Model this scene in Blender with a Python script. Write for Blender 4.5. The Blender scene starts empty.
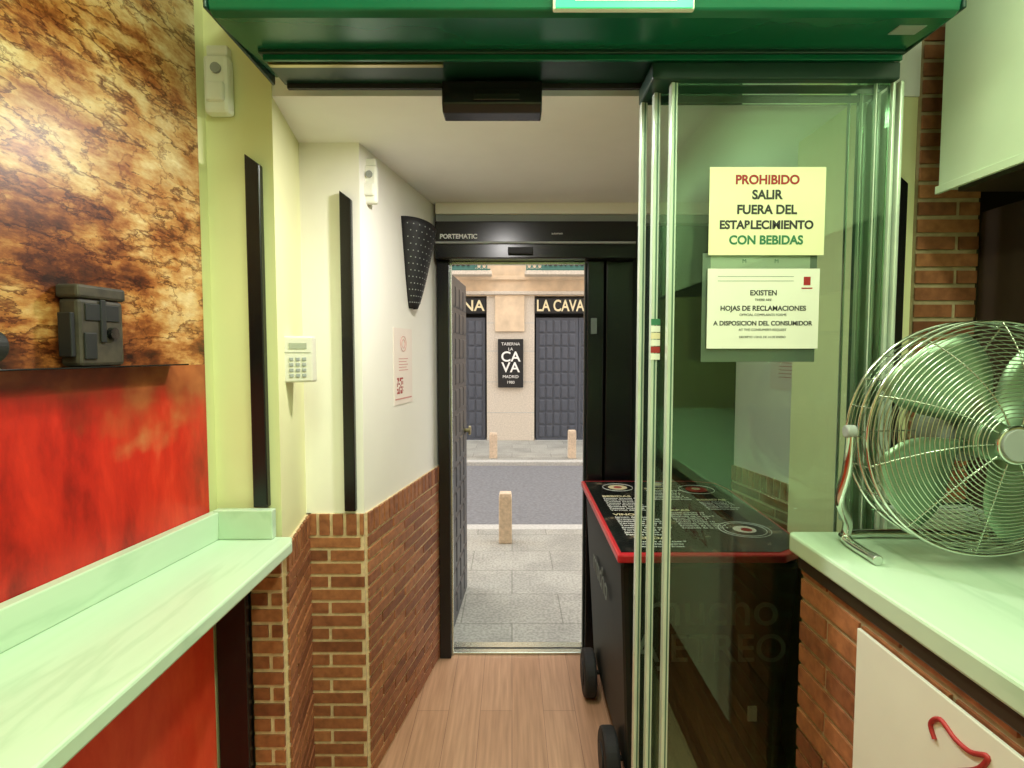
import bpy, bmesh, math, random
from mathutils import Vector, Matrix
random.seed(4)
S=bpy.context.scene
COL=S.collection
S.view_settings.view_transform='Standard'
S.view_settings.look='None'
S.view_settings.exposure=0.05

# ------------------------------------------------------------------ materials
def newmat(name):
    m=bpy.data.materials.new(name); m.use_nodes=True
    nt=m.node_tree; b=nt.nodes['Principled BSDF']
    return m,nt,b
def N(nt,t,**kw):
    n=nt.nodes.new(t)
    for k,v in kw.items():
        if k in n.inputs: n.inputs[k].default_value=v
        else: setattr(n,k,v)
    return n
def c4(c): return (c[0],c[1],c[2],1)
def ramp(nt,fac,stops):
    r=nt.nodes.new('ShaderNodeValToRGB')
    e=r.color_ramp.elements
    while len(e)>1: e.remove(e[-1])
    e[0].position=stops[0][0]; e[0].color=c4(stops[0][1])
    for p,c in stops[1:]:
        x=e.new(p); x.color=c4(c)
    nt.links.new(fac,r.inputs[0]); return r
def mat(name,col,rough=.5,metal=0,var=.0,scale=8,bump=0,emit=0,spec=.5,detail=4):
    m,nt,b=newmat(name)
    b.inputs['Roughness'].default_value=rough; b.inputs['Metallic'].default_value=metal
    b.inputs['Specular IOR Level'].default_value=spec
    tc=N(nt,'ShaderNodeTexCoord'); no=N(nt,'ShaderNodeTexNoise'); no.inputs['Scale'].default_value=scale; no.inputs['Detail'].default_value=detail
    nt.links.new(tc.outputs['Object'],no.inputs['Vector'])
    v=max(var,.02)
    r=ramp(nt,no.outputs['Fac'],[(.25,[x*(1-v) for x in col]),(.75,[min(1,x*(1+v)) for x in col])])
    nt.links.new(r.outputs[0],b.inputs['Base Color'])
    if bump:
        bp=N(nt,'ShaderNodeBump'); bp.inputs['Strength'].default_value=bump; bp.inputs['Distance'].default_value=.01
        nt.links.new(no.outputs['Fac'],bp.inputs['Height']); nt.links.new(bp.outputs[0],b.inputs['Normal'])
    if emit:
        b.inputs['Emission Color'].default_value=c4(col); b.inputs['Emission Strength'].default_value=emit
    return m

M={}
M['cream']=mat('cream_plaster',(.80,.79,.45),.6,var=.03,scale=3,bump=.03)
M['white']=mat('white_plaster',(.86,.83,.74),.6,var=.03,scale=3,bump=.05)
M['ceil']=mat('ceiling_paint',(.88,.87,.86),.7,var=.02)
M['black']=mat('black_lacquer',(.005,.005,.006),.25,var=.1)
M['blackm']=mat('black_matte',(.008,.008,.009),.6,var=.1)
M['dark']=mat('dark_panel',(.007,.012,.010),.5,var=.2,spec=.25)
M['carr']=mat('carriage_green_black',(.006,.035,.022),.35,var=.2)
M['plastic']=mat('white_plastic',(.84,.84,.72),.4)
M['beige']=mat('beige_plastic',(.62,.60,.49),.45)
M['grey']=mat('grey_plastic',(.30,.32,.30),.5)
M['green_metal']=mat('header_green_metal',(.005,.13,.060),.25,metal=.2,var=.15,scale=2)
M['alu']=mat('aluminium',(.62,.68,.62),.25,metal=.9)
M['edge']=mat('glass_edge',(.62,.72,.60),.2,metal=.3,var=.1)
M['edged']=mat('glass_edge_dark',(.12,.22,.16),.2,metal=.3,var=.1)
M['chrome']=mat('chrome',(.75,.78,.76),.12,metal=1)
M['wire']=mat('fan_wire',(.50,.56,.46),.22,metal=.9)
M['blade']=mat('fan_blade',(.28,.40,.27),.3,metal=.8)
M['paper']=mat('paper',(.80,.80,.50),.5)
M['paperw']=mat('paper_white',(.80,.80,.70),.5)
M['paperp']=mat('paper_pink',(.84,.74,.66),.5)
M['redtxt']=mat('red_ink',(.35,.02,.02),.5)
M['pinktxt']=mat('faded_red_ink',(.60,.25,.22),.5)
M['grntxt']=mat('green_ink',(.03,.18,.08),.5)
M['blk']=mat('black_ink',(.03,.03,.03),.5)
M['wht']=mat('white_ink',(.8,.8,.78),.5)
M['gry']=mat('grey_ink',(.12,.15,.13),.5)
M['lcd']=mat('lcd_grey',(.34,.36,.27),.3)
M['gold']=mat('gold_letters',(.75,.66,.42),.4)
M['red']=mat('red_edge',(.55,.02,.03),.3)
M['rubber']=mat('rubber',(.012,.012,.012),.7)
M['granite']=mat('granite',(.58,.52,.44),.7,var=.2,scale=50,bump=.1)
M['stone']=mat('facade_stone',(.68,.53,.37),.8,var=.2,scale=5,bump=.2)
M['kerb']=mat('kerb_granite',(.46,.46,.44),.7,var=.2,scale=40)
M['bollard']=mat('bollard_granite',(.60,.48,.36),.8,var=.2,scale=40,bump=.2)
M['asphalt']=mat('asphalt',(.165,.17,.185),.9,var=.25,scale=30,bump=.2)
M['door']=mat('grey_painted_wood',(.070,.080,.105),.45,var=.1,scale=12)
M['leaf']=mat('charcoal_painted_wood',(.036,.039,.046),.4,var=.15,scale=12)
M['iron']=mat('balcony_iron',(.05,.16,.13),.5)
M['exit']=mat('exit_sign_face',(.03,.75,.25),.4,emit=.7)
M['wooddark']=mat('dark_wood',(.030,.019,.011),.4,var=.3,scale=6)
M['hood']=mat('hood_enamel',(.68,.80,.60),.35,var=.03)
M['camo']=mat('trailcam_olive',(.040,.030,.020),.6,var=.6,scale=30)
M['lens']=mat('lens_glass',(.01,.01,.01),.08)
M['brass']=mat('brass_rail',(.45,.40,.22),.3,metal=.9)

def marble():
    m,nt,b=newmat('white_marble_green_cast')  # white marble, the room's green light tinted into its colour
    tc=N(nt,'ShaderNodeTexCoord'); mp=N(nt,'ShaderNodeMapping'); mp.inputs['Scale'].default_value=(3.4,.5,2)
    mp.inputs['Rotation'].default_value=(0,0,.25)
    no=N(nt,'ShaderNodeTexNoise'); no.inputs['Scale'].default_value=2.0; no.inputs['Detail'].default_value=8; no.inputs['Distortion'].default_value=.5
    nt.links.new(tc.outputs['Object'],mp.inputs[0]); nt.links.new(mp.outputs[0],no.inputs['Vector'])
    r=ramp(nt,no.outputs['Fac'],[(.3,(.49,.64,.46)),(.46,(.53,.68,.50)),(.5,(.47,.625,.445)),(.54,(.53,.68,.50)),(.75,(.57,.71,.53))])
    nt.links.new(r.outputs[0],b.inputs['Base Color']); b.inputs['Roughness'].default_value=.22
    return m
M['marble']=marble()

def brickmat():
    m,nt,b=newmat('brick_clay')
    g=N(nt,'ShaderNodeNewGeometry'); tc=N(nt,'ShaderNodeTexCoord')
    no=N(nt,'ShaderNodeTexNoise'); no.inputs['Scale'].default_value=40; no.inputs['Detail'].default_value=6
    nt.links.new(tc.outputs['Object'],no.inputs['Vector'])
    r=ramp(nt,g.outputs['Random Per Island'],[(0,(.22,.070,.028)),(.35,(.35,.125,.048)),(.7,(.46,.18,.07)),(1,(.29,.095,.04))])
    mx=N(nt,'ShaderNodeMixRGB'); mx.blend_type='MULTIPLY'; mx.inputs[0].default_value=.7
    r2=ramp(nt,no.outputs['Fac'],[(.3,(.45,.40,.38)),(.65,(1,1,1))])
    nt.links.new(r.outputs[0],mx.inputs[1]); nt.links.new(r2.outputs[0],mx.inputs[2]); nt.links.new(mx.outputs[0],b.inputs['Base Color'])
    bp=N(nt,'ShaderNodeBump'); bp.inputs['Strength'].default_value=.35; bp.inputs['Distance'].default_value=.004
    nt.links.new(no.outputs['Fac'],bp.inputs['Height']); nt.links.new(bp.outputs[0],b.inputs['Normal'])
    b.inputs['Roughness'].default_value=.6
    return m
M['brick']=brickmat()
M['mortar']=mat('mortar',(.66,.50,.30),.9,var=.2,scale=50,bump=.1)
M['mortard']=mat('mortar_dark',(.40,.31,.18),.9,var=.15,scale=50,bump=.2)

def floormat():
    m,nt,b=newmat('laminate_planks')
    tc=N(nt,'ShaderNodeTexCoord'); mp=N(nt,'ShaderNodeMapping'); mp.inputs['Rotation'].default_value=(0,0,math.pi/2)
    nt.links.new(tc.outputs['Object'],mp.inputs[0])
    br=N(nt,'ShaderNodeTexBrick'); br.inputs['Scale'].default_value=1; br.inputs['Brick Width'].default_value=1.2; br.inputs['Row Height'].default_value=.14
    br.inputs['Mortar Size'].default_value=.0012; br.inputs['Color1'].default_value=(.50,.275,.165,1); br.inputs['Color2'].default_value=(.56,.32,.20,1); br.inputs['Mortar'].default_value=(.26,.13,.08,1)
    nt.links.new(mp.outputs[0],br.inputs['Vector'])
    mp2=N(nt,'ShaderNodeMapping'); mp2.inputs['Scale'].default_value=(34,1.6,1); nt.links.new(tc.outputs['Object'],mp2.inputs[0])
    no=N(nt,'ShaderNodeTexNoise'); no.inputs['Scale'].default_value=2; no.inputs['Detail'].default_value=6; nt.links.new(mp2.outputs[0],no.inputs['Vector'])
    r=ramp(nt,no.outputs['Fac'],[(.3,(.62,.58,.54)),(.7,(1,1,1))])
    mx=N(nt,'ShaderNodeMixRGB'); mx.blend_type='MULTIPLY'; mx.inputs[0].default_value=.8
    nt.links.new(br.outputs['Color'],mx.inputs[1]); nt.links.new(r.outputs[0],mx.inputs[2]); nt.links.new(mx.outputs[0],b.inputs['Base Color'])
    b.inputs['Roughness'].default_value=.38
    return m
M['floor']=floormat()

def pavemat():
    m,nt,b=newmat('granite_paving')
    tc=N(nt,'ShaderNodeTexCoord')
    br=N(nt,'ShaderNodeTexBrick'); br.inputs['Scale'].default_value=1; br.inputs['Brick Width'].default_value=.6; br.inputs['Row Height'].default_value=.4
    br.inputs['Mortar Size'].default_value=.004; br.inputs['Color1'].default_value=(.38,.38,.345,1); br.inputs['Color2'].default_value=(.45,.445,.40,1); br.inputs['Mortar'].default_value=(.25,.25,.22,1)
    nt.links.new(tc.outputs['Object'],br.inputs['Vector'])
    no=N(nt,'ShaderNodeTexNoise'); no.inputs['Scale'].default_value=60; no.inputs['Detail'].default_value=3; nt.links.new(tc.outputs['Object'],no.inputs['Vector'])
    r=ramp(nt,no.outputs['Fac'],[(.38,(.6,.6,.6)),(.6,(1,1,1))])
    n3=N(nt,'ShaderNodeTexNoise'); n3.inputs['Scale'].default_value=3; n3.inputs['Detail'].default_value=4; nt.links.new(tc.outputs['Object'],n3.inputs['Vector'])
    r3=ramp(nt,n3.outputs['Fac'],[(.35,(.78,.78,.78)),(.6,(1,1,1))])
    mx=N(nt,'ShaderNodeMixRGB'); mx.blend_type='MULTIPLY'; mx.inputs[0].default_value=.8
    mx2=N(nt,'ShaderNodeMixRGB'); mx2.blend_type='MULTIPLY'; mx2.inputs[0].default_value=1
    nt.links.new(br.outputs['Color'],mx.inputs[1]); nt.links.new(r.outputs[0],mx.inputs[2]); nt.links.new(mx.outputs[0],mx2.inputs[1]); nt.links.new(r3.outputs[0],mx2.inputs[2]); nt.links.new(mx2.outputs[0],b.inputs['Base Color'])
    b.inputs['Roughness'].default_value=.7
    return m
M['pave']=pavemat()

def muraltop():
    m,nt,b=newmat('mural_canyon_print')
    tc=N(nt,'ShaderNodeTexCoord')
    mp=N(nt,'ShaderNodeMapping'); mp.inputs['Scale'].default_value=(1,1.3,3.6); mp.inputs['Rotation'].default_value=(-.25,0,0)
    nt.links.new(tc.outputs['Object'],mp.inputs[0])
    n1=N(nt,'ShaderNodeTexNoise'); n1.inputs['Scale'].default_value=3.4; n1.inputs['Detail'].default_value=14; n1.inputs['Roughness'].default_value=.74; n1.inputs['Distortion'].default_value=.1
    nt.links.new(mp.outputs[0],n1.inputs['Vector'])
    n2=N(nt,'ShaderNodeTexNoise'); n2.inputs['Scale'].default_value=3.0; n2.inputs['Detail'].default_value=5; n2.inputs['Roughness'].default_value=.6; nt.links.new(tc.outputs['Object'],n2.inputs['Vector'])
    sx=N(nt,'ShaderNodeSeparateXYZ'); nt.links.new(tc.outputs['Object'],sx.inputs[0])
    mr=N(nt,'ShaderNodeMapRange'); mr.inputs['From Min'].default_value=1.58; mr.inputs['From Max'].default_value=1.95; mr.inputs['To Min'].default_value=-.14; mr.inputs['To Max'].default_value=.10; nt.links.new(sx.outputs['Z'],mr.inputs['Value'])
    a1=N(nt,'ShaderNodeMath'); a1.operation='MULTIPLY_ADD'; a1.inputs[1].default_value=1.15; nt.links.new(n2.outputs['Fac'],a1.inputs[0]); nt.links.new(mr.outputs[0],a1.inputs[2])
    # thin shadowed cracks following the strata: contour lines of two stretched noises
    def cracks(scale,rot,mz,w,dk):
        mw=N(nt,'ShaderNodeMapping'); mw.inputs['Rotation'].default_value=(rot,0,0); mw.inputs['Scale'].default_value=(1,1,mz); nt.links.new(tc.outputs['Object'],mw.inputs[0])
        nn=N(nt,'ShaderNodeTexNoise'); nn.inputs['Scale'].default_value=scale; nn.inputs['Detail'].default_value=9; nn.inputs['Roughness'].default_value=.62; nt.links.new(mw.outputs[0],nn.inputs['Vector'])
        return ramp(nt,nn.outputs['Fac'],[(.5-w*2.2,(1,1,1)),(.5-w*.5,dk),(.5,[q*.6 for q in dk]),(.5+w*.4,(1.0,.95,.85)),(.58,(.86,.80,.74)),(.64,(1,1,1))])
    c1=cracks(3.2,-.35,3.2,.018,(.32,.18,.12)); c2=cracks(6.5,.55,1.6,.014,(.50,.34,.26))
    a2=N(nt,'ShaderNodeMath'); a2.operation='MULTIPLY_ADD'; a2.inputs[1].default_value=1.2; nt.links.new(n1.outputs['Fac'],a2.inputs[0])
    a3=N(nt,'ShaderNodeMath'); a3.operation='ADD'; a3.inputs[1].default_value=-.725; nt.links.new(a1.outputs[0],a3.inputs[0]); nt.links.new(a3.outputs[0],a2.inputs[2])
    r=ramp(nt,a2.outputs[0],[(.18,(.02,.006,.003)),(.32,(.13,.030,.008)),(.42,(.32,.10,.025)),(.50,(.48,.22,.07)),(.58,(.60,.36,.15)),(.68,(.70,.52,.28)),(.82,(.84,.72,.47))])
    mx=N(nt,'ShaderNodeMixRGB'); mx.blend_type='MULTIPLY'; mx.inputs[0].default_value=.9
    mx2=N(nt,'ShaderNodeMixRGB'); mx2.blend_type='MULTIPLY'; mx2.inputs[0].default_value=.8
    nt.links.new(r.outputs[0],mx.inputs[1]); nt.links.new(c1.outputs[0],mx.inputs[2]); nt.links.new(mx.outputs[0],mx2.inputs[1]); nt.links.new(c2.outputs[0],mx2.inputs[2]); nt.links.new(mx2.outputs[0],b.inputs['Base Color'])
    b.inputs['Roughness'].default_value=.35
    return m
M['mural']=muraltop()
def muralred():
    m,nt,b=newmat('mural_red_print')
    tc=N(nt,'ShaderNodeTexCoord'); mp=N(nt,'ShaderNodeMapping'); mp.inputs['Scale'].default_value=(1,3.0,1.0)
    nt.links.new(tc.outputs['Object'],mp.inputs[0])
    n1=N(nt,'ShaderNodeTexNoise'); n1.inputs['Scale'].default_value=3.0; n1.inputs['Detail'].default_value=8; n1.inputs['Distortion'].default_value=.2; n1.inputs['Roughness'].default_value=.65
    nt.links.new(mp.outputs[0],n1.inputs['Vector'])
    r=ramp(nt,n1.outputs['Fac'],[(.3,(.20,.008,.006)),(.46,(.48,.018,.010)),(.6,(.64,.030,.014)),(.75,(.72,.10,.045))])
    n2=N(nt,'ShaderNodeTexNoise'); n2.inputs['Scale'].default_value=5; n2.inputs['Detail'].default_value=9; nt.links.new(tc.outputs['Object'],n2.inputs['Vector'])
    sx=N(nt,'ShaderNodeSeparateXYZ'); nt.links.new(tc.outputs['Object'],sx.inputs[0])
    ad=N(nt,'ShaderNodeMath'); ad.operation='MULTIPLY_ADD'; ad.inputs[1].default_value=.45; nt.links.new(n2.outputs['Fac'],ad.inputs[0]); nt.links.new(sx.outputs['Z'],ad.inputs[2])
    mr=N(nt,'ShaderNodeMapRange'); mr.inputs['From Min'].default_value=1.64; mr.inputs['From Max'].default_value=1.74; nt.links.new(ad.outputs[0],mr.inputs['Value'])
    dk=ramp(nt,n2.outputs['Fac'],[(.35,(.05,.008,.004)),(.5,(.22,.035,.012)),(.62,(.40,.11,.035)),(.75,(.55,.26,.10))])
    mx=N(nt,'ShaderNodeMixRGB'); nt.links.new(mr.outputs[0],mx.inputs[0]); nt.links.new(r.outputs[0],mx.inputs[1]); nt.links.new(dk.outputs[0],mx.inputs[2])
    lo=N(nt,'ShaderNodeMapRange'); lo.inputs['From Min'].default_value=1.0; lo.inputs['From Max'].default_value=.7; nt.links.new(sx.outputs['Z'],lo.inputs['Value'])
    og=ramp(nt,n1.outputs['Fac'],[(.3,(.75,.03,.012)),(.6,(.9,.10,.04)),(.75,(.95,.30,.16))])  # brighter orange-red below the shelf, albedo raised instead of adding lamp light
    mx3=N(nt,'ShaderNodeMixRGB'); nt.links.new(lo.outputs[0],mx3.inputs[0]); nt.links.new(mx.outputs[0],mx3.inputs[1]); nt.links.new(og.outputs[0],mx3.inputs[2])
    nt.links.new(mx3.outputs[0],b.inputs['Base Color']); b.inputs['Roughness'].default_value=.3
    return m
M['muralr']=muralred()

def menumat():
    m,nt,b=newmat('menu_lid_print')
    tc=N(nt,'ShaderNodeTexCoord')
    no=N(nt,'ShaderNodeTexNoise'); no.inputs['Scale'].default_value=14; no.inputs['Detail'].default_value=6; nt.links.new(tc.outputs['Object'],no.inputs['Vector'])
    r=ramp(nt,no.outputs['Fac'],[(.5,(.010,.011,.011)),(.60,(.035,.03,.026)),(.68,(.16,.12,.08)),(.8,(.35,.28,.2))])
    nt.links.new(r.outputs[0],b.inputs['Base Color']); b.inputs['Roughness'].default_value=.16
    return m
M['menu']=menumat()

def glassmat(name,tint):
    m=bpy.data.materials.new(name); m.use_nodes=True; nt=m.node_tree; nt.nodes.clear()
    out=N(nt,'ShaderNodeOutputMaterial'); tr=N(nt,'ShaderNodeBsdfTransparent'); tr.inputs[0].default_value=c4(tint)
    gl=N(nt,'ShaderNodeBsdfGlossy'); gl.inputs['Roughness'].default_value=.02; gl.inputs[0].default_value=(.80,1,.84,1)
    fr=N(nt,'ShaderNodeFresnel'); fr.inputs['IOR'].default_value=1.42
    mx=N(nt,'ShaderNodeMixShader'); nt.links.new(fr.outputs[0],mx.inputs[0]); nt.links.new(tr.outputs[0],mx.inputs[1]); nt.links.new(gl.outputs[0],mx.inputs[2])
    nt.links.new(mx.outputs[0],out.inputs[0]); return m
M['glass']=glassmat('tinted_sliding_glass',(.915,.965,.925))

# ------------------------------------------------------------------ geometry helpers
def mesh(name,verts,faces,m,bevel=0,smooth=False,seg=2):
    me=bpy.data.meshes.new(name); me.from_pydata([tuple(v) for v in verts],[],faces); me.update()
    bm=bmesh.new(); bm.from_mesh(me); bmesh.ops.recalc_face_normals(bm,faces=bm.faces); bm.to_mesh(me); bm.free()
    o=bpy.data.objects.new(name,me); COL.objects.link(o)
    for mm in (m if isinstance(m,list) else [m]): me.materials.append(mm)
    if bevel:
        b=o.modifiers.new('bevel','BEVEL'); b.width=bevel; b.segments=seg; b.limit_method='ANGLE'
    if smooth:
        for p in me.polygons: p.use_smooth=True
    return o
BF=[(0,1,2,3),(4,7,6,5),(0,4,5,1),(1,5,6,2),(2,6,7,3),(3,7,4,0)]
def box(name,x0,x1,y0,y1,z0,z1,m,bevel=0):
    v=[(x0,y0,z0),(x1,y0,z0),(x1,y1,z0),(x0,y1,z0),(x0,y0,z1),(x1,y0,z1),(x1,y1,z1),(x0,y1,z1)]
    return mesh(name,v,BF,m,bevel)
def prism(name,pts,z0,z1,m,bevel=0):
    n=len(pts); v=[(p[0],p[1],z0) for p in pts]+[(p[0],p[1],z1) for p in pts]
    f=[tuple(range(n)),tuple(range(2*n-1,n-1,-1))]+[(i,(i+1)%n,n+(i+1)%n,n+i) for i in range(n)]
    return mesh(name,v,f,m,bevel)
def profile_xz(name,pts,y0,y1,m,bevel=0):
    n=len(pts); v=[(p[0],y0,p[1]) for p in pts]+[(p[0],y1,p[1]) for p in pts]
    f=[tuple(range(n)),tuple(range(2*n-1,n-1,-1))]+[(i,(i+1)%n,n+(i+1)%n,n+i) for i in range(n)]
    return mesh(name,v,f,m,bevel)
def prof_yz(name,pts,x0,x1,m,bevel=0):
    n=len(pts); v=[(x0,p[0],p[1]) for p in pts]+[(x1,p[0],p[1]) for p in pts]
    f=[tuple(range(n)),tuple(range(2*n-1,n-1,-1))]+[(i,(i+1)%n,n+(i+1)%n,n+i) for i in range(n)]
    return mesh(name,v,f,m,bevel)
def frame2(p0,p1):
    d=Vector((p1[0]-p0[0],p1[1]-p0[1],0)); L=d.length; d.normalize(); n=Vector((d.y,-d.x,0)); return d,n,L
def seg(name,p0,p1,z0,z1,f0,f1,m,bevel=0):
    """slab along p0-p1, from offset f0 to f1 along the inward normal"""
    d,n,L=frame2(p0,p1); o=Vector((p0[0],p0[1],0)); e=Vector((p1[0],p1[1],0))
    pts=[o+n*f0,e+n*f0,e+n*f1,o+n*f1]
    return prism(name,[(q.x,q.y) for q in pts],z0,z1,m,bevel)
def onwall(name,p0,p1,s0,s1,z0,z1,f0,f1,m,bevel=0):
    d,n,L=frame2(p0,p1); o=Vector((p0[0],p0[1],0))
    a=o+d*s0; b=o+d*s1
    return seg(name,(a.x,a.y),(b.x,b.y),z0,z1,f0,f1,m,bevel)
def bricks(name,p0,p1,z0,z1,bl=.24,bh=.036,mo=.0125,cap=.075,back=.010,mm='mortar',off=0):
    d,n,L=frame2(p0,p1); o=Vector((p0[0],p0[1],0))
    V=[];F=[];MI=[]
    def add(s0,s1,a,b,f0,f1,mi):
        k=len(V)
        for zz in (a,b):
            for s,f in ((s0,f0),(s1,f0),(s1,f1),(s0,f1)):
                q=o+d*s+n*f; V.append((q.x,q.y,zz))
        for ff in BF: F.append(tuple(k+i for i in ff)); MI.append(mi)
    add(0,L,z0,z1,.0005,back,1)
    top=z1-(cap+mo if cap else 0)
    z=z0+mo; row=0
    while z<top-.01:
        zz=min(z+bh,top); s=-(row%2)*bl/2+off
        while s<L:
            a=max(s,0); b=min(s+bl-mo,L)
            if b-a>.015: add(a,b,z,zz,back-.002,back+.0045+random.random()*.002,0)
            s+=bl
        z+=bh+mo; row+=1
    if cap:
        s=.003
        while s<L:
            b=min(s+bh,L)
            if b-s>.01: add(s,b,z1-cap,z1,back-.002,back+.007,0)
            s+=bh+mo
    ob=mesh(name,V,F,[M['brick'],M[mm]])
    for i,p in enumerate(ob.data.polygons): p.material_index=MI[i]
    return ob
def group(name,parts,loc=None):
    e=bpy.data.objects.new(name,None); COL.objects.link(e); e.empty_display_size=.1
    if loc is None:
        loc=(0,0,0)
        v=[o for o in parts if o.type=='MESH' and len(o.data.vertices)]
        if v:
            c=Vector((0,0,0))
            for q in v[0].data.vertices: c+=q.co
            loc=c/len(v[0].data.vertices)
    e.location=loc
    for p in parts:
        p.parent=e; p.matrix_parent_inverse=Matrix.Translation(-Vector(loc))
    return e
def text(name,body,size,loc,rz=0,m=None,rx=math.pi/2,al='CENTER',ext=.0006,bold=0,sx=1):
    c=bpy.data.curves.new(name,'FONT'); c.body=body; c.size=size; c.align_x=al; c.align_y='CENTER'; c.extrude=ext; c.offset=bold
    c.materials.append(m or M['blk']); o=bpy.data.objects.new(name,c); COL.objects.link(o)
    o.location=loc; o.rotation_euler=(rx,0,rz); o.scale=(sx,1,1); return o
def tube(name,paths,r,m,cyc=False,smooth=True,res=3):
    c=bpy.data.curves.new(name,'CURVE'); c.dimensions='3D'; c.bevel_depth=r; c.bevel_resolution=res; c.use_fill_caps=True
    for p in paths:
        s=c.splines.new('POLY'); s.points.add(len(p)-1)
        for i,q in enumerate(p): s.points[i].co=(q[0],q[1],q[2],1)
        s.use_cyclic_u=cyc; s.use_smooth=smooth
    c.materials.append(m); o=bpy.data.objects.new(name,c); COL.objects.link(o); return o
def smoothpath(pts,n=8):
    out=[]; P=[Vector(p) for p in pts]; P=[P[0]]+P+[P[-1]]
    for i in range(1,len(P)-2):
        for k in range(n):
            t=k/n; a,b,c,d=P[i-1],P[i],P[i+1],P[i+2]
            out.append(.5*((2*b)+(c-a)*t+(2*a-5*b+4*c-d)*t*t+(3*b-a-3*c+d)*t**3))
    out.append(P[-1]); return out
def cyl(name,c,r,h,axis,m,n=32,bevel=0,r2=None):
    r2=r if r2 is None else r2
    V=[]
    for k,(t,rr) in enumerate(((-.5,r),(.5,r2))):
        for i in range(n):
            a=2*math.pi*i/n; u,v=rr*math.cos(a),rr*math.sin(a)
            q={'x':(t*h,u,v),'y':(u,t*h,v),'z':(u,v,t*h)}[axis]
            V.append((c[0]+q[0],c[1]+q[1],c[2]+q[2]))
    F=[tuple(range(n)),tuple(range(2*n-1,n-1,-1))]+[(i,(i+1)%n,n+(i+1)%n,n+i) for i in range(n)]
    return mesh(name,V,F,m,bevel)

# ------------------------------------------------------------------ plan of the place (metres)
M0=(-1.36,-2.5); M1=(-.875,1.64); A1=(-.685,1.64); A2=(-.745,2.0); B1=(-.535,2.0); C=(-.38,2.87)
VC=2.32; RC=2.95; BT=1.007
prism('floor',[(-2,-2.5),(2.3,-2.5),(2.3,2.97),(-2,2.97)],-.12,0,M['floor'])
prism('wall_left',[M0,M1,A1,A2,(-2,2.0),(-2,-2.5)],0,RC,M['cream'])
prism('wall_corridor_left',[(B1[0],2.0),C,(-.38,2.97),(-2,2.97),(-2,2.0)],0,RC,M['white'])
prism('wall_corridor_right',[(1.15,2.87),(1.31,2.0),(2.3,2.0),(2.3,2.97),(1.15,2.97)],0,RC,M['white'])
box('wall_pillar_right',1.0,1.165,1.65,2.0,0,RC,M['cream'])
box('wall_bar_end',1.165,2.3,1.70,2.0,0,RC,M['wooddark'])
box('wall_right',2.3,2.4,-2.5,2.97,0,RC,M['cream'])
box('wall_back',-2,2.4,-2.6,-2.5,0,RC,M['cream'])
box('ceiling',-2,2.4,-2.6,1.645,RC,RC+.1,M['ceil'])
prism('ceiling_vestibule',[(-.9,1.645),(2.3,1.645),(2.3,2.87),(-.9,2.87)],VC,RC+.1,M['ceil'])

bricks('brick_wainscot_corridor',B1,C,0,BT)
bricks('brick_wainscot_pillar',(A2[0]-.0,2.0),B1,0,BT,off=-.03)
bricks('brick_wainscot_recess',A1,A2,0,BT)
bricks('brick_wainscot_shelf_end',(-.775,1.64),A1,0,1.0,cap=0,off=-.06)
bricks('brick_wainscot_right',(1.15,2.87),(1.31,2.0),0,BT)
bricks('brick_column',(1.165,1.665),(1.34,1.665),1.145,RC,cap=0,back=.03,mm='mortard')

def strip(name,x0,x1,y,z0,z1):
    return profile_xz(name,[(x0,z0),(x1,z0),(x1,z1-.03),(x0,z1)],y-.025,y,M['black'],.003)
strip('trim_1',-.757,-.715,1.64,1.135,2.15)
strip('trim_2',-.600,-.560,2.0,1.02,2.15)
strip('trim_3',1.095,1.13,1.65,1.145,2.10)
box('trim_4',-.87,-.78,1.60,1.64,0,1.0,M['black'],.003)

# murals
d,n,L=frame2(M0,M1)
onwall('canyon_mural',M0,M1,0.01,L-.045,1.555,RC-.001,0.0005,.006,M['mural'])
onwall('red_mural',M0,M1,0.01,L-.045,.001,1.555,0.0005,.006,M['muralr'])
shelf=onwall('ledge_board',M0,M1,2.2,L-.18,1.556,1.5595,.0075,.058,M['lens'],.001)
group('display_ledge',[shelf])
def W(s,f): 
    q=Vector((M0[0],M0[1],0))+d*s+n*f; return q
s1=(1.145+2.5)/d.y
tcp=[onwall('case',M0,M1,s1,s1+.115,1.56,1.70,.01,.056,M['camo'],.008),
     onwall('lid',M0,M1,s1-.004,s1+.119,1.700,1.728,.008,.060,M['camo'],.006),
     onwall('latch',M0,M1,s1+.05,s1+.064,1.61,1.70,.057,.061,M['blackm'],.002),
     onwall('front_plate',M0,M1,s1+.015,s1+.10,1.655,1.69,.056,.059,M['blackm'],.002),
     onwall('foot_block',M0,M1,s1+.01,s1+.04,1.575,1.63,.056,.060,M['blackm'],.002)]
qq=W(s1+.08,.060); tcp.append(cyl('lens',(qq.x,qq.y,1.63),.013,.010,'x',M['lens'],24))
tcp.append(onwall('strap',M0,M1,s1-.012,s1-.002,1.58,1.67,.02,.05,M['blackm'],.002))
group('trail_camera',tcp)
s2=(.965+2.5)/d.y; qq=W(s2,.045)
fl=[cyl('barrel',(qq.x,qq.y,1.600),.030,.05,'y',M['blackm'],28,.004),cyl('bezel',(qq.x,qq.y-.031,1.600),.024,.012,'y',M['lens'],28,.002),
    box('foot',qq.x-.012,qq.x+.012,qq.y-.02,qq.y+.02,1.5597,1.575,M['blackm'])]
group('spotlight_torch',fl)

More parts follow.
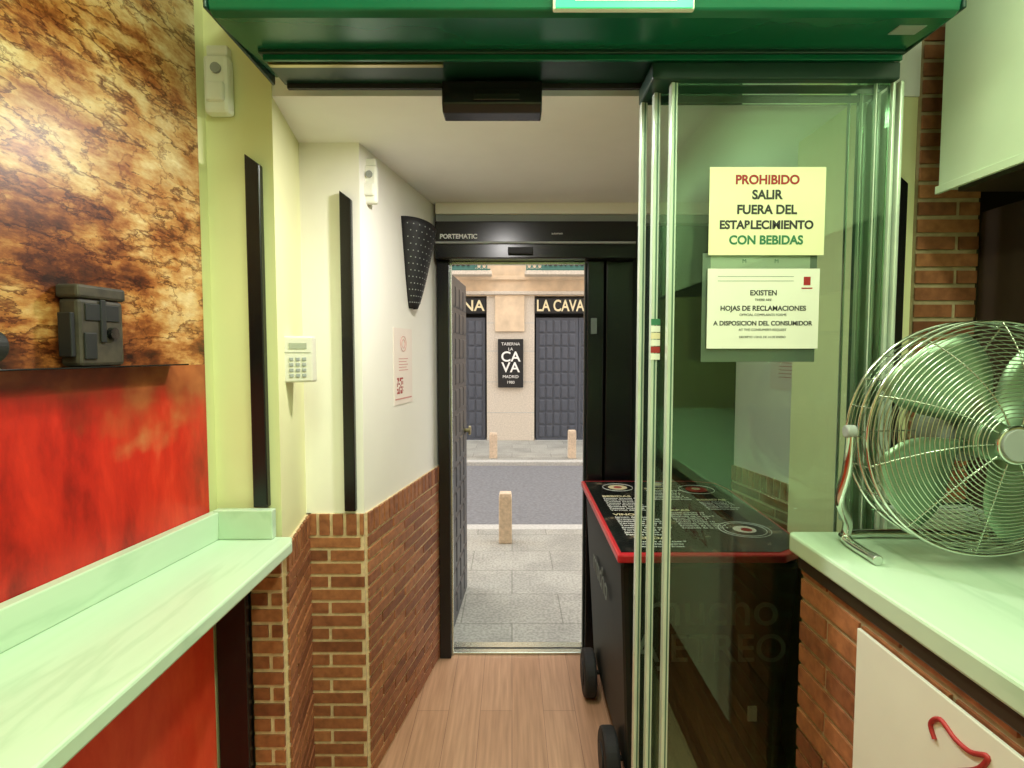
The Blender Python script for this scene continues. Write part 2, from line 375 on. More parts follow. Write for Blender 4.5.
# marble shelf left
yb=-1.2
xb=lambda y: M0[0]+(y+2.5)*(M1[0]-M0[0])/(M1[1]+2.5)
sp=[prism('slab',[(xb(yb)+.008,yb),(-.60,yb),(-.628,1.57),(-.645,1.615),(-.69,1.615),(xb(1.615)+.008,1.615)],1.015,1.05,M['marble'],.006),
    prism('under_lip',[(-.68,yb),(-.64,yb),(-.665,1.56),(-.70,1.56)],.985,1.015,M['marble'],.004),
    seg('backsplash_side',(xb(yb),yb),(xb(1.612),1.612),1.05,1.13,.008,.038,M['marble'],.003),
    box('backsplash_end',-.86,-.69,1.585,1.614,1.05,1.135,M['marble'],.003)]
group('marble_shelf',sp)

# keypad: wedge housing on the recess wall, sloping face toward the room
kp0=Vector((-.703,1.72,0)); kp1=Vector((-.648,1.755,0))
kx=(kp1-kp0).normalized(); kp1=kp0+kx*.088
kpp=[prism('housing',[(kp0.x,kp0.y),(kp1.x,kp1.y),(kp1.x+.004,kp1.y+.03),(-.716,1.84)],1.495,1.64,M['beige'],.006)]
K0=(kp0.x,kp0.y);K1=(kp1.x,kp1.y)
for i in range(4):
    for j in range(3):
        kpp.append(onwall('key',K0,K1,.018+j*.019,.030+j*.019,1.512+i*.017,1.522+i*.017,-.001,.003,M['grey'],.001))
kpp.append(onwall('display',K0,K1,.018,.070,1.600,1.618,-.001,.002,M['lcd']))
kpp.append(onwall('flap_line',K0,K1,.005,.083,1.588,1.5895,-.001,.0015,M['lcd']))
group('alarm_keypad',kpp)

def pir(x,y,z,s):
    a=[box('body',x-.036*s,x+.036*s,y-.04*s,y,z-.09*s,z+.07*s,M['plastic'],.012*s),
       box('lens_window',x-.026*s,x+.026*s,y-.052*s,y-.03*s,z-.06*s,z-.005*s,M['paperw'],.008*s),
       cyl('eye',(x+.004,y-.043*s,z+.03*s),.014*s,.01,'y',M['grey'],20),
       box('bracket',x-.03*s,x+.03*s,y-.03*s,y,z+.07*s,z+.10*s,M['plastic'],.006*s)]
    return group('motion_detector',a)
pir(-.824,1.64,2.345,1.0)
pir(-.515,2.08,2.20,.85)

def sconce():
    d,n,L=frame2(B1,C); o=Vector((B1[0],B1[1],0))
    sc=.50; V=[];F=[]; R=11;K=22
    zt,zb=2.13,1.78
    def pt(t,a,off=0):
        rr=.03+.085*(1-t)**.8+off
        z=zt-(zt-zb)*t
        q=o+d*(sc+rr*.95*math.cos(a))+n*(max(0,rr*1.0*math.sin(a))+.001)
        zz=z+(.03*math.cos(a+math.pi))*(1-t)
        return (q.x,q.y,zz)
    for i in range(R+1):
        for k in range(K+1): V.append(pt(i/R,math.pi*k/K))
    for i in range(R):
        for k in range(K):
            a=i*(K+1)+k; F.append((a,a+1,a+K+2,a+K+1))
    sh=mesh('shade',V,F,M['blackm'],smooth=True)
    sd=sh.modifiers.new('solid','SOLIDIFY'); sd.thickness=.004
    V=[];F=[]
    for i in range(1,14):
        for k in range(1,13):
            t=i/14; a=math.pi*(k+(i%2)*.5)/13.5
            c=Vector(pt(t,a,.002)); u=(Vector(pt(t,a+.05,.002))-c).normalized(); v=(Vector(pt(t+.02,a,.002))-c).normalized()
            b0=len(V); r=.0028
            for j in range(6):
                V.append(c+u*r*math.cos(j*math.pi/3)+v*r*math.sin(j*math.pi/3))
            F.append(tuple(range(b0,b0+6)))
    dt=mesh('perforations',V,F,M['grey'])
    top=mesh('cap',[pt(0,math.pi*k/K) for k in range(K+1)],[tuple(range(K+1))],M['blackm'])
    group('wall_sconce',[sh,dt,top])
sconce()

def wallnotice(name,p0,p1,s0,s1,z0,z1,m):
    d,n,L=frame2(p0,p1); o=Vector((p0[0],p0[1],0))
    g=[onwall('sheet',p0,p1,s0,s1,z0,z1,.0005,.003,m)]
    w=s1-s0; big=z1-z0>.25
    for i in range(5):
        zz=z1-.13-.012*i if big else z1-.03-.016*i
        g.append(onwall('print_line',p0,p1,s0+w*.25,s1-w*(.25+.08*(i%2)),zz,zz+.003,.003,.0036,M['pinktxt']))
    if big:
        cc=o+d*((s0+s1)/2)+n*.004
        g.append(tube('logo_ring',[[cc+d*.032*math.cos(a*.3927)+Vector((0,0,z1-.065+.032*math.sin(a*.3927))) for a in range(16)]],.0011,M['pinktxt'],True))
        g.append(tube('logo_ring',[[cc+d*.018*math.cos(a*.3927)+Vector((0,0,z1-.065+.018*math.sin(a*.3927))) for a in range(16)]],.0011,M['pinktxt'],True))
        for i in range(9):
            for j in range(9):
                if random.random()<.5 or ((i in (0,8) or j in (0,8)) and random.random()<.6):
                    a=s0+.03+i*.0075; b=z0+.045+j*.0075
                    g.append(onwall('qr',p0,p1,a,a+.0075,b,b+.0075,.003,.0035,M['redtxt']))
        g.append(onwall('bottom_rule',p0,p1,s0+.01,s1-.01,z0+.02,z0+.026,.003,.0035,M['pinktxt']))
    group(name,g)
wallnotice('notice_poster',B1,C,.29,.50,1.37,1.69,M['paperp'])
wallnotice('notice_poster',(1.15,2.87),(1.31,2.0),.28,.52,1.42,1.57,M['paperp'])

# ------------------------------------------------------------------ street door frame
Y0=2.80;Y1=2.97
fr=[box('jamb_left',-.375,-.315,Y0+.02,Y1,0,2.045,M['black'],.004),
    box('jamb_right',.378,.46,Y0+.02,Y1,0,2.045,M['black'],.004),
    box('jamb_right_outer',.475,.61,Y0+.04,Y1,0,2.045,M['black'],.004),
    box('door_pocket_panel',.61,1.148,Y0+.07,Y1,0,2.26,M['dark']),
    box('pocket_rear',.46,.475,Y0+.12,Y1,0,2.045,M['blackm']),
    box('operator_box',-.375,.61,Y0-.04,Y1,2.045,2.225,M['black'],.006),
    box('operator_lip',-.372,.60,Y0-.055,Y0-.04,2.115,2.125,M['grey'],.002),
    box('lintel',-.375,1.148,Y0-.02,Y1,2.265,2.319,M['white'],.002),
    box('lintel_shadow_gap',-.375,1.148,Y0,Y1,2.225,2.265,M['grey']),
    box('weather_strip_left',-.315,-.306,Y0+.05,Y0+.08,0,2.04,M['alu'],.002),
    box('weather_strip_right',.369,.378,Y0+.05,Y0+.08,0,2.04,M['dark'],.002),
    box('weather_strip_top',-.306,.369,Y0+.05,Y0+.08,2.03,2.044,M['alu'],.002),
    box('threshold',-.315,.378,2.86,2.97,0.0005,.012,M['alu'],.003),
    box('threshold_groove',-.31,.372,2.90,2.91,.012,.014,M['blackm']),
    box('sensor',-.02,.10,Y0-.07,Y0-.04,2.065,2.095,M['blackm'],.004),
    box('lock_plate',.395,.425,Y0+.012,Y0+.02,1.68,1.76,M['gry'],.002)]
fr.append(text('maker_label','PORTEMATIC',.030,(-.26,Y0-.043,2.15),0,M['wht'],bold=.001))
fr.append(text('model_label','automatic',.014,(.22,Y0-.043,2.165),0,M['wht']))
group('door_1',fr,(0,2.9,0))

def panel_leaf(w,h,t,cols,rows,m,mx=.04,dep=.010):
    P=[box('board',0,w,0,t,0,h,m,.003)]
    V=[];F=[]
    cw=(w-2*mx)/cols; rh=(h-2*mx)/rows
    def pan(x0,x1,z0,z1,y,dy):
        k=len(V); g=.22*min(x1-x0,z1-z0)
        for (a,b,c,dd,yy) in ((x0,x1,z0,z1,y),(x0+g*.2,x1-g*.2,z0+g*.2,z1-g*.2,y+dy),(x0+g,x1-g,z0+g,z1-g,y+dy*1.35)):
            V.extend([(a,yy,c),(b,yy,c),(b,yy,dd),(a,yy,dd)])
        for l in (0,4):
            for i in range(4): F.append((k+l+i,k+l+(i+1)%4,k+l+4+(i+1)%4,k+l+4+i))
        F.append((k+8,k+9,k+10,k+11))
    for i in range(cols):
        for j in range(rows):
            g=.014
            pan(mx+i*cw+g,mx+(i+1)*cw-g,mx+j*rh+g,mx+(j+1)*rh-g,-.0005,-dep)
    P.append(mesh('raised_panels',V,F,m))
    V2=[(x,t-y,z) for x,y,z in V]; P.append(mesh('raised_panels_back',V2,F,m))
    return P
def place(parts,loc,rz,name):
    e=bpy.data.objects.new(name,None); COL.objects.link(e); e.location=loc; e.rotation_euler=(0,0,rz)
    for p in parts: p.parent=e
    return e
lf=panel_leaf(.70,2.02,.04,4,13,M['leaf'],dep=.006)
for i in range(5):
    lf.append(box('hinge',-.012,.02,-.01,.0,.2+i*.4,.28+i*.4,M['blackm'],.002))
lf.append(cyl('ring_handle',(.60,-.035,1.08),.03,.012,'y',M['brass'],24))
lf.append(cyl('handle_boss',(.60,-.014,1.08),.012,.03,'y',M['brass'],16))
place(lf,(-.340,3.02,.002),math.radians(87),'door_2')

# ------------------------------------------------------------------ street
FY=10.0
box('pavement',-7,7,2.975,4.95,-.12,0,M['pave'])
box('kerb',-7,7,4.951,5.1,-.16,0.0,M['kerb'],.01)
box('street_road',-7,7,5.101,8.05,-.2,-.06,M['asphalt'])
box('kerb',-7,7,8.051,8.2,-.16,0,M['kerb'],.01)
box('pavement',-7,7,8.201,FY-.001,-.12,0,M['pave'])
def bollard(x,y,w,h):
    V=[];F=[]
    for (z,s) in ((0,w),(h-.03,w*.97),(h,w*.85)):
        V+= [(x-s/2,y-s/2,z),(x+s/2,y-s/2,z),(x+s/2,y+s/2,z),(x-s/2,y+s/2,z)]
    for l in (0,4):
        for i in range(4): F.append((l+i,l+(i+1)%4,l+4+(i+1)%4,l+4+i))
    F+=[(0,1,2,3),(8,9,10,11)]
    mesh('stone_bollard',V,F,M['bollard'],.006)
bollard(-.055,4.62,.11,.42); bollard(-.28,8.35,.12,.38); bollard(.90,8.35,.12,.42); bollard(2.6,8.35,.15,.4); bollard(-1.9,4.62,.11,.42)
ow=[box('left_part',-7,-.385,2.98,3.0,0,7,M['stone']),box('right_part',.61,7,2.98,3.0,0,7,M['stone']),box('over_door',-.385,.61,2.98,3.0,2.3,7,M['stone'])]
group('wall_street_front',ow,(0,3,0))
fa=[box('upper_wall',-7,7,FY,FY+.5,2.58,8,M['stone']),
    box('plinth',-7,7,FY,FY+.5,-.12,.002,M['kerb']),
    box('pier_centre',-.45,.40,FY,FY+.5,0,2.58,M['granite']),
    box('pier_right',2.0,7,FY,FY+.5,0,2.58,M['stone']),
    box('pier_left',-7,-2.05,FY,FY+.5,0,2.58,M['stone']),
    box('cornice',-7,7,FY-.08,FY,2.60,2.66,M['granite'],.01),
    box('string_course',-7,7,FY-.05,FY,2.86,2.93,M['stone'],.01),
    box('pilaster_strip',-.30,.22,FY-.04,FY,1.95,2.60,M['stone'],.01),
    box('back',-2.05,2.0,FY+.3,FY+.5,0,2.58,M['blackm'])]
for z in (.5,1.05,1.6,2.1):
    fa.append(box('joint',-.45,.40,FY-.003,FY,z,z+.012,M['kerb']))
group('wall_opposite_facade',fa,(0,FY,0))
for x0,w in ((-2.0,1.52),(.43,1.52)):
    P=panel_leaf(w/2-.004,2.2,.05,5,9,M['door'],dep=.014); P2=panel_leaf(w/2-.004,2.2,.05,5,9,M['door'],dep=.014)
    for p in P2:
        for v in p.data.vertices: v.co.x+=w/2+.004
    place(P+P2,(x0,FY+.06,.003),0,'door_3' if x0<0 else 'door_4')
sb=[box('board',-2.03,-.47,FY-.03,FY+.05,2.27,2.54,M['blackm'],.01),text('letters','TABERNA',.27,(-.49,FY-.035,2.40),0,M['gold'],bold=.004,ext=.003,al='RIGHT')]
group('tavern_fascia_sign',sb,(-1.2,FY,2.4))
sb=[box('board',.40,1.98,FY-.03,FY+.05,2.27,2.54,M['blackm'],.01),text('letters','LA CAVA',.28,(.43,FY-.035,2.40),0,M['gold'],bold=.005,al='LEFT',ext=.003,sx=.74)]
group('tavern_fascia_sign',sb,(1.2,FY,2.4))
sb=[box('plate',-.25,.20,FY-.06,FY-.005,.96,1.82,M['blackm'],.008),
    text('t1','TABERNA',.075,(-.025,FY-.063,1.73),0,M['wht'],ext=.002),text('t2','LA',.075,(-.025,FY-.063,1.64),0,M['wht'],ext=.002),
    text('t3','CA',.25,(-.025,FY-.063,1.50),0,M['wht'],ext=.002,bold=.004),text('t4','VA',.25,(-.025,FY-.063,1.31),0,M['wht'],ext=.002,bold=.004),
    text('t5','MADRID',.075,(-.025,FY-.063,1.15),0,M['wht'],ext=.002),text('t6','1980',.07,(-.025,FY-.063,1.05),0,M['wht'],ext=.002)]
group('tavern_plate_sign',sb,(0,FY,1.4))
for bx0,bx1 in ((.22,1.75),(-1.9,-.35)):
    g=[box('slab',bx0,bx1,FY-.35,FY-.082,2.91,2.98,M['granite'],.01)]
    paths=[]
    k=bx0+.03
    while k<bx1-.02:
        paths.append([(k,FY-.33,2.98),(k,FY-.33,3.9)]); k+=.09
    g.append(tube('bars',paths,.009,M['iron']))
    g.append(tube('rails',[[(bx0+.02,FY-.33,z),(bx1-.02,FY-.33,z)] for z in (3.0,3.13,3.9)],.014,M['iron']))
    sc=[]
    k=bx0+.075
    while k<bx1-.05:
        sc.append([(k+.035*math.cos(a*.5236),FY-.33,3.065+.05*math.sin(a*.5236)) for a in range(12)]); k+=.09
    g.append(tube('scrolls',sc,.007,M['iron'],True))
    group('balcony_railing',g,((bx0+bx1)/2,FY-.3,3))
    w=[box('frame',bx0+.3,bx1-.3,FY-.03,FY+.02,3.03,4.9,M['iron'],.01),box('pane_left',bx0+.36,(bx0+bx1)/2-.03,FY-.034,FY-.03,3.1,4.8,M['lens']),box('pane_right',(bx0+bx1)/2+.03,bx1-.36,FY-.034,FY-.03,3.1,4.8,M['lens'])]
    group('window_1' if bx0>0 else 'window_2',w,((bx0+bx1)/2,FY,4))

# ------------------------------------------------------------------ automatic door header and sliding glass
h=[prof_yz('cover',[(1.214,2.345),(1.222,2.310),(1.240,2.303),(1.36,2.312),(1.56,2.33),(1.56,2.60),(1.214,2.60)],-.64,.945,M['green_metal'],.004),
   box('wall_plate',-.60,.93,1.56,1.644,2.36,2.58,M['green_metal'],.003),
   box('track_channel',-.61,.945,1.385,1.55,2.305,2.329,M['carr'],.003),
   box('rail_front',-.60,.94,1.39,1.40,2.292,2.305,M['green_metal'],.001),
   box('brass_guide',-.60,-.17,1.42,1.434,2.295,2.305,M['brass'],.001),
   box('rail_rear',-.60,.94,1.535,1.548,2.292,2.305,M['blackm'],.001),
   box('carriage',.34,.94,1.395,1.545,2.250,2.291,M['carr'],.004),
   box('end_cap_left',-.648,-.64,1.215,1.56,2.31,2.60,M['carr'],.003),
   box('end_cap_right',.945,.953,1.215,1.56,2.31,2.60,M['carr'],.003),
   prof_yz('rating_label',[(1.27,2.3035),(1.31,2.3065),(1.31,2.3095),(1.27,2.3065)],.85,.91,M['grey'])]
group('automatic_door_header',h,(.18,1.4,2.4))
ex=[box('housing',.085,.378,1.20,1.213,2.297,2.44,M['plastic'],.003),box('face',.090,.373,1.1965,1.20,2.299,2.438,M['exit']),
    text('label','SALIDA',.06,(.23,1.195,2.375),0,M['wht'],bold=.002),box('rule',.13,.34,1.1955,1.1965,2.312,2.316,M['wht'])]
group('exit_sign',ex,(.23,1.2,2.4))
rs=[prof_yz('body',[(1.49,2.291),(1.49,2.232),(1.505,2.215),(1.56,2.215),(1.575,2.291)],-.182,.078,M['black'],.004),
    box('window',-.10,.02,1.484,1.49,2.24,2.27,M['lens'],.002),
    box('mount',-.16,.06,1.552,1.57,2.291,2.3295,M['blackm'])]
group('door_radar_sensor',rs,(-.05,1.5,2.25))
for i,(yy,x0,x1) in enumerate(((1.53,.342,.94),(1.475,.362,.94),(1.42,.390,.94))):
    g=[box('pane',x0+.01,x1-.01,yy-.004,yy+.004,.03,2.249,M['glass']),
       box('edge_profile',x0,x0+.009,yy-.012,yy+.012,.02,2.2495,M['edge'],.002),
       box('edge_seal_dark',x0+.009,x0+.013,yy-.009,yy+.009,.02,2.249,M['edged'],.0005),
       box('edge_seal',x0+.013,x0+.017,yy-.009,yy+.009,.02,2.249,M['edge'],.001),
       box('edge_profile_rear',x1-.008,x1,yy-.012,yy+.012,.02,2.2495,M['edge'],.002),
       box('inner_bead_rear',x1-.045,x1-.042,yy-.006,yy+.006,.02,2.249,M['edge'],.001),
       box('foot_rail',x0,x1,yy-.014,yy+.014,.002,.03,M['alu'],.002)]
    group('sliding_glass_door',g,((x0+x1)/2,yy,0))
po=[box('post',.945,.955,1.40,1.56,0,2.25,M['edge'],.003),
    box('filler',.958,.998,1.56,1.60,0,2.32,M['carr'],.002)]
group('door_post',po,(.95,1.5,0))
st=[]
for i,c in enumerate(('paperw','redtxt','paperw','gold','paperw','grntxt')):
    st.append(box('patch',.3615,.3855,1.4615,1.4628,1.57+i*.018,1.586+i*.018,M[c]))
group('card_stickers',st,(.375,1.462,1.6))
gy=1.4155
k_=1.068
def GZ(z): return 1.59+(z-1.59)*k_
sg=[box('sheet',.490,.778,gy-.0015,gy,GZ(1.816),GZ(2.018),M['paper'])]
lines=[('PROHIBIDO','redtxt',.031,1.988),('SALIR','blk',.031,1.954),('FUERA DEL','blk',.031,1.920),('ESTABLECIMIENTO','blk',.0285,1.885),('CON BEBIDAS','grntxt',.030,1.850)]
for t,c,s,z in lines: sg.append(text('line',t,s,(.633,gy-.002,GZ(z)),0,M[c],bold=.0010,ext=.0003,sx=.97))
group('notice_sheet',sg,(.64,gy,1.92))
sg=[box('sheet',.490,.770,gy-.0015,gy,GZ(1.598),GZ(1.785),M['paperw']),
    box('crest',.730,.747,gy-.002,gy-.0015,1.757,1.778,M['redtxt']),
    box('crest_band',.725,.752,gy-.002,gy-.0015,1.748,1.751,M['redtxt']),
    box('rule_box',.515,.705,gy-.0019,gy-.0015,1.778,1.779,M['gry']),box('rule_box2',.515,.705,gy-.0019,gy-.0015,1.767,1.768,M['gry'])]
for t,s,z in (('EXISTEN',.018,1.728),('THERE ARE',.0085,1.712),('HOJAS DE RECLAMACIONES',.0170,1.692),('OFFICIAL COMPLAINTS FORMS',.0085,1.677),('A DISPOSICION DEL CONSUMIDOR',.0155,1.657),('AT THE CONSUMER\'S REQUEST',.0085,1.642),('DECRETO 1/2010, DE 14 DE ENERO',.0075,1.625)):
    sg.append(text('line',t,s,(.630,gy-.002,GZ(z)),0,M['blk'],bold=.0004 if s>.01 else 0,ext=.0003))
group('complaints_notice',sg,(.64,gy,1.7))
gz_=1.424
sg=[box('sheet',.480,.768,gz_+.0005,gz_+.002,1.565,1.838,M['grey']),box('header_print',.50,.75,gz_+.0001,gz_+.0005,1.80,1.832,M['paperw'])]
sg.append(text('print','M                  M',.014,(.625,gz_-.0002,1.818),0,M['grntxt'],ext=.0001))
group('backing_notice',sg,(.63,gz_,1.7))

# ------------------------------------------------------------------ menu-top beer cooler cart
T=.95
pl=[(.335,1.74),(.87,1.74),(.955,1.80),(.99,1.92),(1.02,2.6),(1.0,2.72),(.90,2.765),(.345,2.765)]
def inset(p,f,c=(.67,2.25)): return [(c[0]+(x-c[0])*f,c[1]+(y-c[1])*f) for x,y in p]
cp=[prism('lid_edge',pl,T-.03,T-.002,M['red'],.006),prism('lid_top',inset(pl,.955),T-.002,T,M['menu'],.0),
    mesh('body',[(.40,1.86,.10),(.92,1.86,.10),(.92,2.66,.10),(.40,2.66,.10),(.36,1.80,.90),(.95,1.80,.90),(.96,2.70,.90),(.36,2.70,.90)],BF,M['dark'],.02),
    box('collar',.37,.94,1.81,2.69,.90,.918,M['blackm'],.003),
    box('side_groove',.372,.376,1.84,2.66,.80,.81,M['gry'])]
for y in (1.97,2.52):
    cp.append(cyl('tyre',(.355,y,.105),.105,.055,'x',M['rubber'],32,.012)); cp.append(cyl('hub',(.325,y,.105),.055,.006,'x',M['blackm'],24,.002))
    cp.append(cyl('tyre',(.94,y,.105),.105,.055,'x',M['rubber'],32,.012))
cp.append(tube('axle',[[(.37,1.97,.105),(.94,1.97,.105)],[(.37,2.52,.105),(.94,2.52,.105)]],.01,M['blackm']))
words=['Ensalada de la casa 9','Jamon iberico 12','Croquetas caseras','Tortilla brava 7','Queso curado 10','Patatas bravas 6','Boquerones fritos','Vermut de grifo 3']
for (x0,y0,n_,s_) in ((.40,2.42,8,.026),(.40,2.14,9,.026),(.62,2.20,9,.024),(.62,2.56,7,.026),(.42,1.86,3,.024),(.80,2.36,6,.022)):
    cp.append(text('menu_heading',random.choice(['RACIONES','TAPAS','VINOS','BEBIDAS']),.034,(x0,y0+.035,T+.0004),0,M['gold'],rx=0,al='LEFT',ext=.0002,bold=.0008))
    for i in range(n_):
        cp.append(text('menu_line',random.choice(words),s_*.85,(x0,y0-i*s_,T+.0004),0,M['wht'],rx=0,al='LEFT',ext=.0002,bold=.0002))
for (cx,cy,r) in ((.84,1.99,.09),(.84,1.99,.075),(.50,2.62,.07),(.86,2.58,.08),(.70,2.68,.04)):
    cp.append(tube('ring_print',[[(cx+r*math.cos(a*.19635),cy+r*math.sin(a*.19635),T+.0005) for a in range(32)]],.0012,M['wht'],True,res=1))
for (cx,cy,r,c) in ((.50,2.62,.045,'gold'),(.50,2.62,.02,'redtxt'),(.86,2.58,.05,'redtxt'),(.86,2.59,.02,'gold'),(.70,2.68,.025,'gold'),(.84,1.99,.04,'paperp'),(.845,1.985,.02,'redtxt')):
    cp.append(cyl('dish_print',(cx,cy,T+.0004+ (.0004 if r==.02 else 0)),r,.0006,'z',M[c],20))
cp.append(text('side_lettering','mucho',.16,(.66,1.80,.74),0,M['gry'],bold=.001,rx=math.pi/2-.07))
cp.append(text('side_lettering','AJETREO',.13,(.66,1.812,.60),0,M['gry'],bold=.001,rx=math.pi/2-.07))
cp.append(text('edge_lettering','mucho',.13,(.360,2.25,.68),-math.pi/2,M['gry'],bold=.001))
cp.append(box('socket_plate',.80,.83,1.828,1.838,.34,.39,M['paperw'],.002))
group('menu_topped_cooler_cart',cp,(.66,2.25,0))

# ------------------------------------------------------------------ right bar
CT=1.14
bf=bricks('front_bricks',(.725,1.345),(.725,-1.6),0,1.06,bl=.24,bh=.042,cap=.0,mm='mortard')
be=bricks('end_bricks',(1.0,1.345),(.725,1.345),0,1.06,bl=.24,bh=.042,cap=.0,mm='mortard')
bb=[bf,be,box('core',.726,1.0,-1.6,1.344,0,1.09,M['wooddark']),
    box('timber_rail',.700,.726,-1.6,1.345,1.062,1.094,M['wooddark'],.004),
    prism('marble_top',[(.69,-1.6),(2.29,-1.6),(2.29,1.695),(1.17,1.63),(.962,1.63),(.962,1.385),(.70,1.385),(.69,1.37)],1.095,CT,M['marble'],.006),
    box('back_core',1.01,2.29,-1.6,1.62,0,1.094,M['wooddark'])]
group('bar_counter',bb,(1.2,0,0))
pz=[box('board',.696,.7035,.35,1.10,.40,1.035,M['paperw'],.002),
    text('script_rest','arzo',.11,(.695,.66,.91),-math.pi/2,M['redtxt'],bold=.001)]
def BP(px,py): return (.6945,px,py)
pz.append(tube('script_swash',[smoothpath([BP(.885,.955),BP(.895,.975),BP(.875,.995),BP(.845,.985),BP(.815,.985),BP(.785,1.0),BP(.80,.97),BP(.84,.935),BP(.875,.90),BP(.845,.905),BP(.81,.90),BP(.775,.915)],6)],.004,M['redtxt']))
group('bar_front_poster',pz,(.70,.7,.7))
hd=[box('casing',1.12,2.28,-1.5,1.50,2.015,2.94,M['hood'],.004),box('lower_lip',1.116,1.126,-1.5,1.505,2.005,2.025,M['hood'],.001),box('underside',1.15,2.25,-1.4,1.47,2.003,2.015,M['wooddark'])]
group('wall_cabinet',hd,(1.7,0,2.4))
sh=[box('board',1.36,2.29,1.45,1.69,1.90,1.93,M['wooddark'],.004),box('lower_board',1.36,2.29,1.50,1.69,1.55,1.575,M['wooddark'],.004),
    box('upright',1.342,1.362,1.45,1.63,1.142,1.99,M['wooddark'],.004),box('fascia',1.36,2.29,1.44,1.45,1.86,1.94,M['wooddark'],.003)]
group('wooden_bar_shelving',sh,(1.8,1.6,1.5))

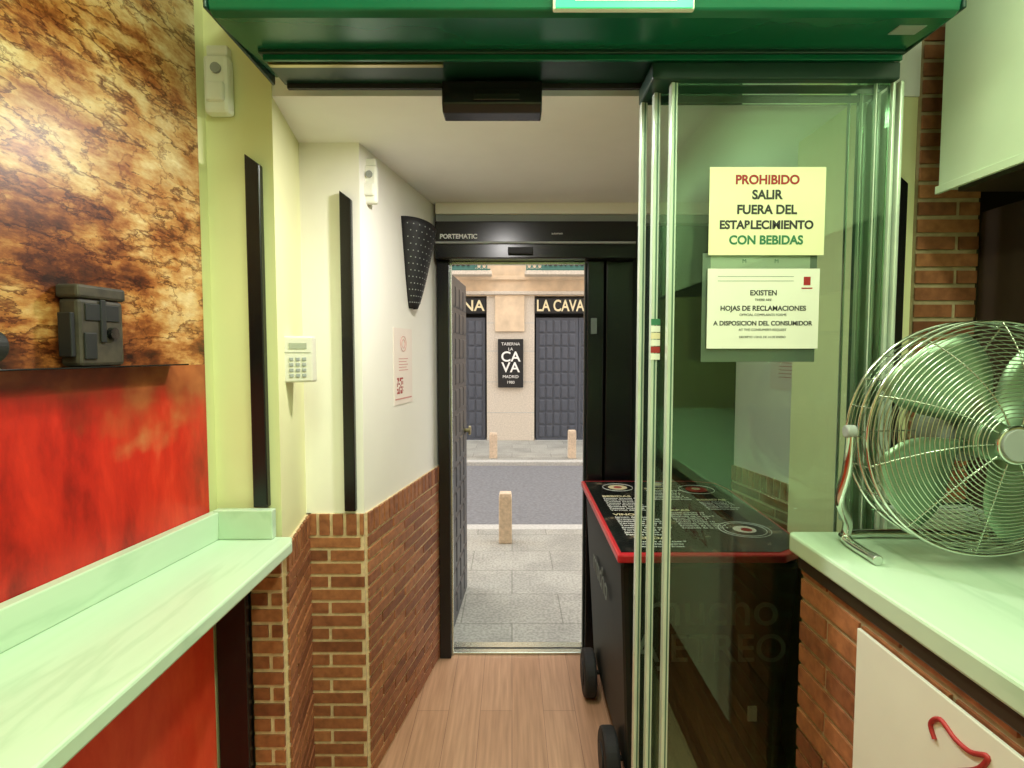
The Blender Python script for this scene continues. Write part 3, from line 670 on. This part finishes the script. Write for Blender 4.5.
# ------------------------------------------------------------------ fan (local, facing -y)
def fan(loc,rz,R=.24):
    P=[]
    def fy(r): return -(.035+.065*(1-(r/R)**2.4))
    def ry(r): return .045+.055*(1-(r/R)**2.2)
    rings=[]; rr=[]
    nF=25
    for i in range(nF):
        r=.045+(R-.045)*(i+1)/(nF+.0)
        rings.append([(r*math.cos(a*math.pi/36),fy(r),r*math.sin(a*math.pi/36)) for a in range(72)])
    for i in range(16):
        r=.06+(R-.06)*(i+1)/16.
        rr.append([(r*math.cos(a*math.pi/30),ry(r),r*math.sin(a*math.pi/30)) for a in range(60)])
    P.append(tube('front_guard_rings',rings,.0013,M['wire'],True,res=1))
    P.append(tube('rear_guard_rings',rr,.0012,M['wire'],True,res=1))
    sp=[]
    for k in range(10):
        a0=k*math.pi/5
        sp.append([((.04+(R-.04)*t/10)*math.cos(a0+.25*t/10),fy(.04+(R-.04)*t/10)+.002,(.04+(R-.04)*t/10)*math.sin(a0+.25*t/10)) for t in range(11)])
        sp.append([((.05+(R-.05)*t/10)*math.cos(a0),ry(.05+(R-.05)*t/10),(.05+(R-.05)*t/10)*math.sin(a0)) for t in range(11)])
    P.append(tube('guard_spokes',sp,.0018,M['wire'],res=1))
    P.append(tube('rim_rings',[[(R*math.cos(a*math.pi/36),y,R*math.sin(a*math.pi/36)) for a in range(72)] for y in (-.034,.0,.044)],.0032,M['chrome'],True))
    P.append(tube('rim_ties',[[(R*math.cos(a*math.pi/12),-.034,R*math.sin(a*math.pi/12)),(R*math.cos(a*math.pi/12),.044,R*math.sin(a*math.pi/12))] for a in range(24)],.0018,M['wire'],res=1))
    P.append(cyl('badge',(0,fy(0)-.001,0),.038,.010,'y',M['chrome'],40,.003)); P.append(cyl('badge_centre',(0,fy(0)-.008,0),.031,.004,'y',M['grey'],32,.001))
    P.append(cyl('hub',(0,-.02,0),.04,.06,'y',M['blade'],32,.006)); P.append(cyl('motor',(0,.075,0),.058,.11,'y',M['grey'],32,.015))
    V=[];F=[]
    for b in range(4):
        a0=b*math.pi/2+.5; k0=len(V)
        for i in range(9):
            t=i/8; r=.036+(R-.055)*t; wa=.35+.32*math.sin(math.pi*min(1,t*.75+.12))
            for j in range(9):
                s=j/8-.5; a=a0+s*2*wa*.9+.15*t
                V.append((r*math.cos(a),-.012+s*.05*(1-.3*t),r*math.sin(a)))
        for i in range(8):
            for j in range(8): F.append((k0+i*9+j,k0+i*9+j+1,k0+(i+1)*9+j+1,k0+(i+1)*9+j))
    bl=mesh('blades',V,F,M['blade'],smooth=True); sd=bl.modifiers.new('s','SOLIDIFY'); sd.thickness=.002; P.append(bl)
    gz=CT-loc[2]+.0115
    arms=[]
    for s_ in (-1,1):
        xo=(R+.014)*s_; xf=.200*s_
        arms.append(smoothpath([(xo,0,.01),(xo,.008,-.07),(xo*.99,.04,-.15),(xf,.10,gz+.045),(xf-.004*s_,.115,gz+.010),(xf,.085,gz),(xf,-.01,gz)],8))
    arms.append(smoothpath([(-.200,.105,gz+.004),(-.18,.15,gz),(-.10,.165,gz),(.10,.165,gz),(.18,.15,gz),(.200,.105,gz+.004)],8))
    P.append(tube('tube_stand',arms,.0105,M['chrome']))
    for s_ in (-1,1):
        P.append(cyl('pivot_knob',((R+.016)*s_,0,.01),.014,.022,'x',M['grey'],24,.004))
        P.append(cyl('foot_pad',(.200*s_,-.008,gz),.0112,.024,'y',M['alu'],20,.002))
    e=bpy.data.objects.new('table_fan',None); COL.objects.link(e); e.location=loc; e.rotation_euler=(0,0,rz)
    for p in P: p.parent=e
fan((.972,1.165,1.412),math.radians(-3))

# ------------------------------------------------------------------ lamps
def area(name,loc,sx,sy,e,col,rot=(0,0,0)):
    l=bpy.data.lights.new(name,'AREA'); l.shape='RECTANGLE'; l.size=sx; l.size_y=sy; l.energy=e; l.color=col
    o=bpy.data.objects.new(name,l); COL.objects.link(o); o.location=loc; o.rotation_euler=rot; return o
def tubefix(x,y,L,e=28):
    g=[box('tray',x-.08,x+.08,y-L/2,y+L/2,RC-.05,RC-.001,M['plastic'],.005)]
    g.append(area('tube_light',(x,y,RC-.085),.14,L*.96,e,(.84,1,.68)))
    em=mat('tube_glow',(.86,1,.75),.5,emit=4); g.append(tube('tubes',[[(x-.04,y-L/2+.03,RC-.065),(x-.04,y+L/2-.03,RC-.065)],[(x+.04,y-L/2+.03,RC-.065),(x+.04,y+L/2-.03,RC-.065)]],.013,em))
    group('fluorescent_fixture',g,(x,y,RC))
tubefix(-.2,.25,1.4,25); tubefix(.6,-1.3,1.4,26); tubefix(.55,.4,1.0,18)
g=[cyl('bezel',(-.05,1.70,VC-.004),.042,.008,'z',M['plastic'],32,.002)]  # made-up fill lamp brightening the vestibule, its disc hidden behind the door sensor
g.append(cyl('fill_disc',(-.05,1.70,VC-.0095),.035,.003,'z',mat('fill_glow',(1,.97,.92),.5,emit=2),32))
g.append(area('fill_light',(-.05,1.70,VC-.014),.07,.07,15,(1,.96,.92)))
group('added_vestibule_fill',g,(-.05,1.70,VC))

w=bpy.data.worlds.new('overcast_sky'); S.world=w; w.use_nodes=True
w.node_tree.nodes['Background'].inputs[0].default_value=(1,.98,.95,1); w.node_tree.nodes['Background'].inputs[1].default_value=2.8

# ------------------------------------------------------------------ camera
cam=bpy.data.cameras.new('camera'); co=bpy.data.objects.new('camera',cam); COL.objects.link(co)
cam.sensor_width=36; cam.lens=36*560/1024; cam.clip_start=.02
co.location=(0,0,1.59); co.rotation_euler=(math.radians(90-3.27),0,0)
S.camera=co
